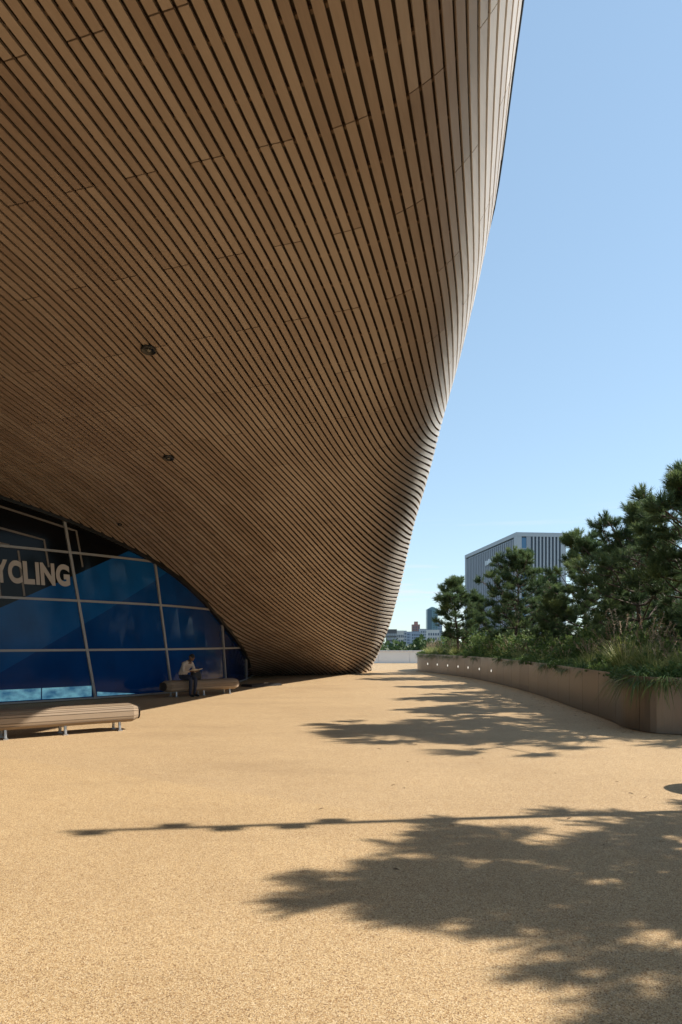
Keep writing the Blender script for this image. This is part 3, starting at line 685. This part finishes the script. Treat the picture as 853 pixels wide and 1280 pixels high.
# ------------------------------------------------------------------ pines
def unit(v): return v/(np.linalg.norm(v, axis=-1, keepdims=True)+1e-9)
def pine(seed, H, Rm, z0=0.5, dens=1.0):
    g = np.random.default_rng(seed); mb = MB(); tips, dirs, tone = [], [], []
    lean = g.normal(0, .05, 2); tz = np.linspace(0, H*.93, 9)
    tx = lean[0]*tz+.08*np.sin(tz*1.3+g.random()*6); ty = lean[1]*tz+.08*np.cos(tz*1.1+g.random()*6)
    mb.tube(list(zip(tx, ty, tz)), [max(.014, .085*(H/5)*(1-z/H)**.8) for z in tz], 8)
    def puff(c, ax, rad, n, tn):                          # a rounded cluster of shoots
        for _ in range(n):
            d = unit(g.normal(size=3)+ax*.8+np.array([0, 0, .35])); r_ = g.uniform(.25, 1.0)**.6
            e = c+d*r_*rad*np.array([1, 1, .72])
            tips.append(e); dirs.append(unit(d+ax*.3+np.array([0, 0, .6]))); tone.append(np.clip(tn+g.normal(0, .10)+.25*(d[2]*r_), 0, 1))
            if g.random() < .35: mb.tube([tuple(c-ax*.1), tuple(e)], [.008, .004], 3, False)
    z = z0
    while z < H*.93:
        u = z/H; base = np.array([np.interp(z, tz, tx), np.interp(z, tz, ty), z]); nb = g.integers(3, 6)
        Lw = Rm*(.58+.42*math.sin(math.pi*min(1, u*.9+.12)))*(1-u**3.2)+.10; a0 = g.random()*6.28
        for k in range(nb):
            a = a0+6.283*k/nb+g.normal(0, .35); L = Lw*g.choice((.55, .8, 1.0, 1.12))*g.uniform(.85, 1.1); up = .05+.85*u+g.normal(0, .14)
            q5 = np.linspace(0, 1, 5); h_ = np.array([math.cos(a), math.sin(a), 0])
            pts = base+h_*(L*q5)[:, None]+np.array([0, 0, 1.])*(L*(up*q5*.5+.35*q5**2.5))[:, None]; pts[1:] += g.normal(0, .035, (4, 3))
            mb.tube([tuple(p) for p in pts], [.030*(1-u*.6)*(1-.75*q)+.005 for q in q5], 5, False)
            ax = unit(pts[-1]-pts[-2]); tn = np.clip(g.normal(.36, .17)+.18*u, .02, .95)
            puff(pts[-1], ax, g.uniform(.20, .34)*(1-.25*u), int(g.integers(13, 22)*dens), tn)
            for q in np.arange(.34, .95, .24):
                for sd in (-1, 1):
                    if g.random() < .24: continue
                    c0 = pts[0]+(pts[-1]-pts[0])*q; w = L*g.uniform(.14, .38); sv = np.array([-math.sin(a), math.cos(a), 0])*sd
                    e = c0+sv*w+h_*w*.5+np.array([0, 0, g.uniform(-.02, .16)]); mb.tube([tuple(c0), tuple(e)], [.012, .006], 4, False)
                    puff(e, unit(sv+h_), g.uniform(.15, .27), int(g.integers(7, 14)*dens), np.clip(tn-.10+g.normal(0, .1), .02, .9))
        z += (.44-.14*u)*(H/5)**.3*g.uniform(.8, 1.2)
    topp = np.array([tx[-1], ty[-1], tz[-1]])
    for k in range(3): puff(topp+np.array([g.normal(0, .12), g.normal(0, .12), .10+.07*k]), np.array([0, 0, 1.]), .20, int(12*dens), .6)
    trunk = mesh('trunk', mb.v, mb.f, M['bark'], True)
    # needle tufts: bottle brushes of thin triangles
    T_, D, A = np.array(tips), np.array(dirs), np.clip(np.array(tone), 0, 1); K = 30; n = len(T_)
    t = g.uniform(-.16, .03, (n, K)); az = g.uniform(0, 6.283, (n, K)); sp = g.uniform(.35, 1.15, (n, K)); sp = np.where(t > -.02, sp*.5, sp)
    ref = np.where(np.abs(D[:, 2:3]) < .9, np.array([[0, 0, 1.]]), np.array([[1., 0, 0]])); e1 = unit(np.cross(D, ref)); e2 = np.cross(D, e1)
    nd = D[:, None]*np.cos(sp)[..., None]+(e1[:, None]*np.cos(az)[..., None]+e2[:, None]*np.sin(az)[..., None])*np.sin(sp)[..., None]
    b0 = T_[:, None]+D[:, None]*t[..., None]; Ln = g.uniform(.10, .165, (n, K)); tip = b0+nd*Ln[..., None]
    wv = unit(np.cross(nd, g.normal(size=(n, K, 3))))*.0075
    V = np.stack([b0-wv, b0+wv, tip], 2).reshape(-1, 3); m = n*K
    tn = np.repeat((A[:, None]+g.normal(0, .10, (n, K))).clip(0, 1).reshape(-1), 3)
    me = bpy.data.meshes.new('crown'); me.vertices.add(3*m); me.vertices.foreach_set('co', V.astype(np.float32).ravel())
    me.loops.add(3*m); me.loops.foreach_set('vertex_index', np.arange(3*m, dtype=np.int32)); me.polygons.add(m); me.polygons.foreach_set('loop_start', np.arange(0, 3*m, 3, dtype=np.int32))
    a_ = me.attributes.new('tone', 'FLOAT', 'POINT'); a_.data.foreach_set('value', tn.astype(np.float32)); me.materials.append(M['pine_needles']); me.update(calc_edges=True); me.validate()
    return trunk, me
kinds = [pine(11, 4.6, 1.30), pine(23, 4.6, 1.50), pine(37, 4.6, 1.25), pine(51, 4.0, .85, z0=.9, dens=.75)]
print('pine needles', [len(k[1].polygons) for k in kinds])
def put_pine(kind, x, y, top, rz, label, wide=1.0, z0=.90):
    t_, c_ = kinds[kind]; o = empty('pine_tree', (x, y, z0), rz, label=label, cat='tree', group='pines growing in the bronze planters')
    s_ = (top-z0)/(4.0 if kind == 3 else 4.6); o.scale = (s_*wide, s_*wide, s_)
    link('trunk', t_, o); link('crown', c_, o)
def at(px, y): return (px-CXP)/FPX*y
def top(py, y): return EYE+(CYP-py)/FPX*y
for kind, px, py, y, rz, wide, lab in (
    (3, 571, 722, 36.0, 0.3, 1.15, 'small open-crowned pine standing apart at the far tip of the long planter'),
    (0, 600, 742, 37.5, 1.9, .9, 'low bushy pine filling the gap beside the small open pine'),
    (1, 648, 686, 31.0, 2.6, 1.0, 'broad dark pine in front of the grey office block'),
    (2, 690, 722, 34.0, 4.0, 1.1, 'shorter pine behind the broad dark pine, low against the office block'),
    (0, 735, 662, 25.5, 0.9, .95, 'light green topped pine hiding the right edge of the office block'),
    (2, 690, 738, 26.5, 5.2, .9, 'low rounded pine at the foot of the office block view'),
    (1, 800, 625, 20.5, 4.4, 1.0, 'tall dense pine behind the trailing corner plants'),
    (2, 768, 690, 22.5, 2.2, .9, 'mid sized pine squeezed between two taller ones above the pale grass'),
    (0, 868, 578, 17.3, 3.3, 1.05, 'tallest pine above the sharp corner of the long planter'),
    (1, 850, 690, 24.0, 1.2, 1.1, 'rear pine filling the row behind the tallest one'),
    (0, 790, 672, 29.0, 5.5, 1.1, 'back row pine seen between the tall dense pine and its neighbour'),
    (2, 640, 745, 38.5, 2.9, 1.1, 'low far pine closing the row under the office block'),
    (1, 1010, 395, 13.6, 0.2, 1.0, 'spreading pine at the short end wall of the long planter')):
    put_pine(kind, at(px, y), y, top(py, y), rz, lab, wide)
for kind, x, y, tp, rz, wide, lab in (
    (1, 7.0, 5.3, 6.0, 1.1, 1.0, 'pine beside the lamp post in the second planter'),
    (0, 7.3, 3.3, 5.2, 2.4, 1.0, 'middle pine of the second planter'),
    (2, 7.2, 0.6, 5.6, 3.9, 1.1, 'second pine from the near end of the second planter'),
    (1, 7.4, -3.6, 5.7, 5.0, 1.1, 'pine at the near end of the second planter'),
    (0, 7.6, -8.2, 5.9, 0.5, 1.1, 'rearmost pine of the second planter')):
    put_pine(kind, x, y, tp, rz, lab, wide)

# ------------------------------------------------------------------ grasses and low plants in the planters
def blades(seed, n, L, w, spread, droop, mt, heads=0):
    g = np.random.default_rng(seed); V, F_, T_ = [], [], []
    for _ in range(n):
        a = g.uniform(0, 6.283); r0 = g.uniform(0, .10); l = L*g.uniform(.55, 1.1); el = g.uniform(*spread); dr = droop*g.uniform(.5, 1.4); b = len(V); side = np.array([-math.sin(a), math.cos(a), 0]); tn = g.random()
        for i, q in enumerate((0, .35, .7, 1.0)):
            rr = r0+l*q*math.cos(el)*(1+.25*q); zz = l*q*math.sin(el)-dr*l*q*q*q
            p = np.array([math.cos(a)*rr, math.sin(a)*rr, zz]); ww = w*(1-.75*q*q) if i < 3 else 0
            if i < 3: V += [p-side*ww, p+side*ww]
            else: V.append(p)
        F_ += [[b, b+1, b+3, b+2], [b+2, b+3, b+5, b+4], [b+4, b+5, b+6]]; T_ += [tn]*7
    parts = [('blades', mesh('blades', V, F_, M[mt], False, attr=T_))]
    if heads:
        V, F_, T_ = [], [], []
        for _ in range(heads):
            a = g.uniform(0, 6.283); el = g.uniform(1.0, 1.45); l = L*g.uniform(1.0, 1.35); d = np.array([math.cos(a)*math.cos(el), math.sin(a)*math.cos(el), math.sin(el)]); tn = g.random()
            for q in np.linspace(.15, 1, 22):
                base = d*l*q; base[2] -= .12*l*q**3; nd = unit(d*.9+g.normal(0, .5, 3)); ln = .035 if q > .68 else .05; sd = unit(np.cross(nd, g.normal(size=3)))*(.006 if q > .68 else .0022); b = len(V)
                if q <= .68: nd = d; ln = l*.06
                V += [base-sd, base+sd, base+nd*ln]; F_.append([b, b+1, b+2]); T_ += [tn]*3
                if q > .68:
                    for _2 in range(3):
                        nd2 = unit(d*.7+g.normal(0, .6, 3)); sd2 = unit(np.cross(nd2, g.normal(size=3)))*.006; b = len(V); V += [base-sd2, base+sd2, base+nd2*.045]; F_.append([b, b+1, b+2]); T_ += [tn]*3
        parts.append(('seed_heads', mesh('seed_heads', V, F_, M['seed_head'], False, attr=T_)))
    return parts
def leafy(seed, n, rad, h, size, mt):
    g = np.random.default_rng(seed); V, F_, T_ = [], [], []
    for _ in range(n):
        d = unit(g.normal(size=3)); d[2] = abs(d[2]); r_ = g.uniform(.45, 1.0)**.5; p = d*r_*np.array([rad, rad, h])*(1+.18*math.sin(d[0]*7+seed)+.15*math.sin(d[1]*9))
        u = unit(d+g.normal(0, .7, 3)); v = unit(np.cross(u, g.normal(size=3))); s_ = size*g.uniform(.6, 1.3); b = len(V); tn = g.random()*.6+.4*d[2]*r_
        V += [p-v*s_*.1, p+u*s_*.5-v*s_*.42, p+u*s_*1.1, p+u*s_*.5+v*s_*.42]; F_.append([b, b+1, b+2, b+3]); T_ += [tn]*4
    return [('foliage', mesh('foliage', V, F_, M[mt], False, attr=np.clip(T_, 0, 1)))]
PROTO = {'feather': [blades(100+i, 240, .75, .0045, (.75, 1.45), .38, 'feather_grass', 7) for i in range(3)],
         'strap': [blades(200+i, 170, .52, .010, (.55, 1.35), .55, 'strap_leaf') for i in range(3)],
         'trail': [blades(300+i, 190, .62, .011, (.15, 1.0), .85, 'strap_leaf') for i in range(2)],
         'cover': [leafy(400+i, 420, .40, .28, .075, 'shrub_leaf') for i in range(3)],
         'shrub': [leafy(500+i, 1500, .75, .95, .085, 'shrub_leaf') for i in range(2)]}
TXT = {'feather': ('feather_grass', 'pale feathery grass clump with tan seed heads', 'grass', 'feathery grasses in the planters'),
       'strap': ('strap_leaf_plant', 'dark green tuft of strap leaves', 'plant', 'strap-leaved tufts in the planters'),
       'trail': ('trailing_plant', 'long-leaved green tuft drooping outwards', 'plant', 'tufts drooping over the planter rim'),
       'cover': ('ground_cover_plant', 'low round-leaved green mound', 'plant', 'low leafy mounds in the planters'),
       'shrub': ('leafy_shrub', 'rounded leafy green shrub', 'shrub', 'leafy shrubs under the pines')}
MARKS = [(at(571, 36), 36, 'below the small open pine at the planter tip'), (at(600, 37.5), 37.5, 'below the low bushy pine'), (at(648, 31), 31, 'below the broad dark pine'), (at(690, 34), 34, 'below the shorter rear pine'),
         (at(735, 25.5), 25.5, 'below the light green topped pine'), (at(690, 26.5), 26.5, 'below the low rounded pine'), (at(800, 20.5), 20.5, 'below the tall dense pine'), (at(768, 22.5), 22.5, 'below the squeezed mid sized pine'),
         (at(868, 17.3), 17.3, 'below the tallest pine'), (at(850, 24), 24, 'below the rear row pine'), (5.6, 12.7, 'at the sharp planter corner'), (7.2, 12.3, 'above the short end wall'), (7.0, 4.5, 'in the second planter near the lamp post'), (7.4, -4.0, 'at the near end of the second planter')]
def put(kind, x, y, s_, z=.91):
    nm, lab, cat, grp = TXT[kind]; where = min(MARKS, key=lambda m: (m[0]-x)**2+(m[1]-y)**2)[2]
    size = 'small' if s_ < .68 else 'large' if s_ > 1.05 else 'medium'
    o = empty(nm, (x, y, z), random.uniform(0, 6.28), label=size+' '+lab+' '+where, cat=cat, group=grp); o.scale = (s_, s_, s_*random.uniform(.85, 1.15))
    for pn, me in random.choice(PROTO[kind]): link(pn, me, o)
def row(P, LL, s0, s1, step, inset, mixk, smin, smax):
    s_ = s0
    while s_ < s1:
        p = P(s_); d = P(s_+.03)-P(s_-.03); d /= np.linalg.norm(d); nr = np.array([d[1], -d[0]])*INW; i_ = inset*random.uniform(.75, 1.3); q = p+nr*i_
        put(random.choice(mixk), q[0], q[1], random.uniform(smin, smax)); s_ += step*random.uniform(.7, 1.3)
_d = PW1(20.02)-PW1(19.98); INW = 1 if np.array([_d[1], -_d[0]])[0] > 0 else -1
near0 = LW1-13.5
row(PW1, LW1, 4.2, LW1-6, .42, .16, ['trail', 'strap', 'strap', 'cover', 'trail'], .45, .8)
row(PW1, LW1, 4.5, LW1-6, .40, .55, ['feather', 'strap', 'feather', 'cover', 'strap', 'cover'], .7, 1.1)
row(PW1, LW1, 5.0, LW1-6, .62, 1.15, ['feather', 'feather', 'feather', 'shrub', 'strap'], .8, 1.2)
row(PW1, LW1, 5.0, LW1-7, 1.0, 2.1, ['shrub', 'feather', 'shrub'], .75, 1.15)
row(PW1, LW1, 6.0, LW1-8, 1.5, 3.4, ['shrub'], .9, 1.4)
for x, y, k, s_ in ((5.62, 12.75, 'trail', 1.15), (5.85, 12.45, 'trail', 1.0), (5.75, 13.15, 'trail', 1.1), (6.2, 12.35, 'cover', 1.0), (6.6, 12.2, 'cover', .9), (7.0, 12.2, 'cover', 1.0), (6.4, 12.8, 'feather', 1.0), (6.05, 13.2, 'strap', 1.1), (6.3, 13.9, 'feather', 1.35), (6.9, 13.1, 'feather', 1.1), (7.3, 12.6, 'strap', 1.1), (7.7, 12.8, 'feather', 1.0), (6.9, 14.3, 'feather', 1.2), (7.6, 13.8, 'strap', 1.2), (5.95, 14.1, 'trail', .9), (6.25, 15.0, 'feather', 1.55), (6.55, 14.6, 'feather', 1.5), (6.5, 16.2, 'feather', 1.4), (6.9, 17.4, 'feather', 1.3)):
    put(k, x, y, s_)
for i in range(14): put(random.choice(['shrub', 'feather', 'strap']), 6.6+random.random()*1.2, -9+i*1.25, random.uniform(.8, 1.1))

# ------------------------------------------------------------------ trees beyond the parapet
far_crowns = [leafy(700+i, 2600, 3.2, 4.2, .42, 'far_leaf')[0][1] for i in range(3)]
mb = MB(); mb.tube([(0, 0, 0), (.1, 0, 2.0), (0, .1, 4.0)], [.22, .17, .08], 8)
for a in range(4): mb.tube([(0, 0, 2.2), (1.2*math.cos(a*1.6), 1.2*math.sin(a*1.6), 3.6)], [.09, .03], 5)
far_trunk = mesh('trunk', mb.v, mb.f, M['bark'], True)
for i in range(13):
    y = 74+random.uniform(0, 26); x = at(470+i*13+random.uniform(-5, 5), y); s_ = random.uniform(.8, 1.1)
    o = empty('broadleaf_tree', (x, y, -5), random.uniform(0, 6), label='green broadleaf tree showing over the white parapet', cat='tree', group='trees beyond the parapet'); o.scale = (s_*1.1, s_*1.1, s_*.90)
    link('trunk', far_trunk, o); c = link('crown', random.choice(far_crowns), o); c.location = (0, 0, 2.6)

# ------------------------------------------------------------------ grey office block with vertical fins
mat('office_white', (.52, .52, .53), 0.7); mat('office_fin', (.40, .40, .42), 0.7); mat('office_recess', (.20, .21, .24), 0.5); mat('office_glass', (.03, .045, .07), 0.15); mat('office_blue', (.08, .20, .34), 0.1); mat('office_sign', (.8, .8, .8), 0.6)
ax = Vector((1, .104, 0)).normalized(); ay = Vector((-.104, 1, 0)).normalized(); oc = Vector((at(645.6, 215), 215, -5)); OW, OD, OH = 16.3, 57.0, 41.6
ob = empty('office_block', oc, math.atan2(ax.y, ax.x), label='grey flat-roofed office block with tall vertical fins behind the pines', cat='building')
def ob_box(name, x0, x1, y0, y1, z0, z1, m_):
    mb = MB(); mb.box(x0, x1, y0, y1, z0, z1); return link(name, mesh(name, mb.v, mb.f, M[m_]), ob)
ob_box('core', .5, OW-.5, .5, OD-.5, 0, OH-.4, 'office_glass')
ob_box('roof_band', -.05, OW+.05, -.05, OD+.05, OH-1.3, OH, 'office_white')
ob_box('corner_column', 0, 1.75, 0, 2.2, 0, OH-1.31, 'office_white'); ob_box('corner_column', OW-1.2, OW, 0, 1.8, 0, OH-1.31, 'office_white'); ob_box('corner_column', 0, 1.2, OD-1.5, OD, 0, OH-1.31, 'office_white')
wg = ob_box('window', 1.80, 3.35, .22, .6, 12, OH-1.7, 'office_blue')
for i in range(8): ob_box('mullion', 1.80, 3.35, .17, .215, 14+i*3.2, 14.25+i*3.2, 'office_fin')
ob_box('pier', 3.35, 4.75, .05, .5, 0, OH-1.31, 'office_fin')
pitch = (OW-1.2-4.75)/9
for i in range(9):
    x = 4.75+i*pitch; ob_box('window', x, x+pitch*.56, .33, .6, 6, OH-1.32, 'office_glass'); ob_box('fin', x+pitch*.58, x+pitch*.98, -.02, .5, 0, OH-1.31, 'office_white')
for i in range(26):
    y = 2.3+i*(OD-3.8)/26; ob_box('fin', -.02, .5, y+.85, y+1.62, 0, OH-1.9, 'office_fin'); ob_box('window', .2, .62, y+.0, y+.82, 4, OH-1.9, 'office_recess')
for i in range(8):                                         # faint pale lettering too small to read
    y = 17+i*1.7; ob_box('sign_mark', -.32, -.06, y, y+1.0+.35*(i % 3), OH-6.4-.12*i, OH-5.0-.12*i+.3*(i % 2), 'office_sign')

# ------------------------------------------------------------------ skyline
mat('sky_teal', (.16, .27, .30), 0.3); mat('sky_teal_dark', (.09, .15, .19), 0.3); mat('brick', (.36, .20, .17), 0.8); mat('pale_blue', (.33, .38, .46), 0.7); mat('pale_grey', (.45, .46, .48), 0.7); mat('cream', (.66, .62, .57), 0.7); mat('dark_frame', (.13, .12, .12), 0.6); mat('win', (.10, .13, .17), 0.2)
def block(px0, px1, py, y, dep, m_, label, nwx, nwz, name='tower_block', win='win', extra=None):
    x0, x1, zt = at(px0, y), at(px1, y), top(py, y); o = empty(name, ((x0+x1)/2, y, -5), label=label, cat='building'); w = (x1-x0)/2; h = zt+5
    mb = MB(); mb.box(-w, w, 0, dep, 0, h); link('wall', mesh('wall', mb.v, mb.f, M[m_]), o)
    mb = MB(); mb.box(-w*1.01, w*1.01, -.2, dep+.2, h+.003, h+.9); link('roof', mesh('roof', mb.v, mb.f, M[m_]), o)
    sx = 2*w/nwx; z1 = h-1.0; z0 = max(2.0, h*.25); sz = (z1-z0)/nwz
    mb = MB(); mb.box(-sx*.3, sx*.3, -.12, .05, 0, sz*.55); wm = mesh('window', mb.v, mb.f, M[win])
    for i in range(nwx):
        for k in range(nwz):
            q = link('window', wm, o); q.location = (-w+sx*(i+.5), 0, z0+sz*(k+.2))
    if extra: extra(o, w, h, dep)
    return o
def crownbox(o, w, h, dep):
    mb = MB(); mb.box(-w*.45, w*.5, 2, dep*.6, h+.9, h+4.5); link('plant_room', mesh('plant_room', mb.v, mb.f, M['brick']), o)
def ridge(o, w, h, dep):
    mb = MB(); mb.quadbox([(-w, 0, h+.91), (w, 0, h+.91), (w, dep, h+.91), (-w, dep, h+.91), (-w*.15, 0, h+4.2), (w*.35, 0, h+3.6), (w*.35, dep, h+3.6), (-w*.15, dep, h+4.2)]); link('roof_top', mesh('roof_top', mb.v, mb.f, M['sky_teal']), o)
    mb = MB(); mb.box(-w*1.005, -w*.15, -.35, -.05, 0, h+.6); link('dark_bay', mesh('dark_bay', mb.v, mb.f, M['sky_teal_dark']), o)
block(534.3, 547.5, 762.5, 900, 14, 'sky_teal', 'tall blue-green glass tower on the skyline beside the small pine', 4, 14, win='sky_teal_dark', extra=ridge)
block(547.7, 553, 778, 930, 12, 'pale_blue', 'lower blue-grey slab joined to the glass tower', 2, 8)
block(516, 525.2, 781.5, 820, 12, 'brick', 'red-brown brick tower with a roof plant room on the skyline', 3, 8, extra=crownbox)
block(514.8, 525.5, 790.5, 700, 14, 'pale_blue', 'pale blue-grey block below the brick tower', 4, 4)
block(525.8, 534.2, 787, 760, 14, 'pale_grey', 'pale grey block between the brick tower and the glass tower', 3, 5)
block(535, 549.5, 788.5, 640, 12, 'cream', 'white low block at the foot of the glass tower', 5, 3)
block(509, 514.5, 790.3, 900, 12, 'pale_blue', 'narrow slate-blue block left of the brick tower', 2, 4)
block(503.8, 508.6, 789.2, 870, 12, 'pale_grey', 'slim grey block next to the cream building', 2, 4)
block(496.6, 505, 790.0, 420, 12, 'cream', 'cream low building with small square windows over the trees', 4, 3)
block(484, 496.3, 788.5, 400, 12, 'dark_frame', 'dark framed block with pale window squares beside the timber leg', 5, 4, win='pale_grey')
block(552, 572, 792, 620, 12, 'pale_grey', 'long pale block showing through the small pine', 7, 3)

# ------------------------------------------------------------------ a few dropped needles and leaves on the paving
g = np.random.default_rng(5); V, F_, T_ = [], [], []
mat('dry_litter', (.16, .10, .05), 0.9)
for _ in range(300):
    q = PW1(g.uniform(4, LW1-5)) if g.random() < .9 else np.array([g.uniform(0.5, 5.6), g.uniform(2.5, 12)])
    x, y = q[0]-abs(g.normal(0, .45))-.03, q[1]+g.normal(0, .2); a = g.uniform(0, 6.28); l, w = g.uniform(.02, .06), g.uniform(.003, .012); b = len(V); c_, s_ = math.cos(a), math.sin(a)
    V += [(x-c_*l, y-s_*l, .004), (x+s_*w, y-c_*w, .010), (x+c_*l, y+s_*l, .005), (x-s_*w, y+c_*w, .007)]; F_.append([b, b+1, b+2, b+3])
wobj('leaf_litter', V, F_, M['dry_litter'], label='scattered dry leaves and needles on the paving near the planters', cat='leaf litter', kind='stuff')
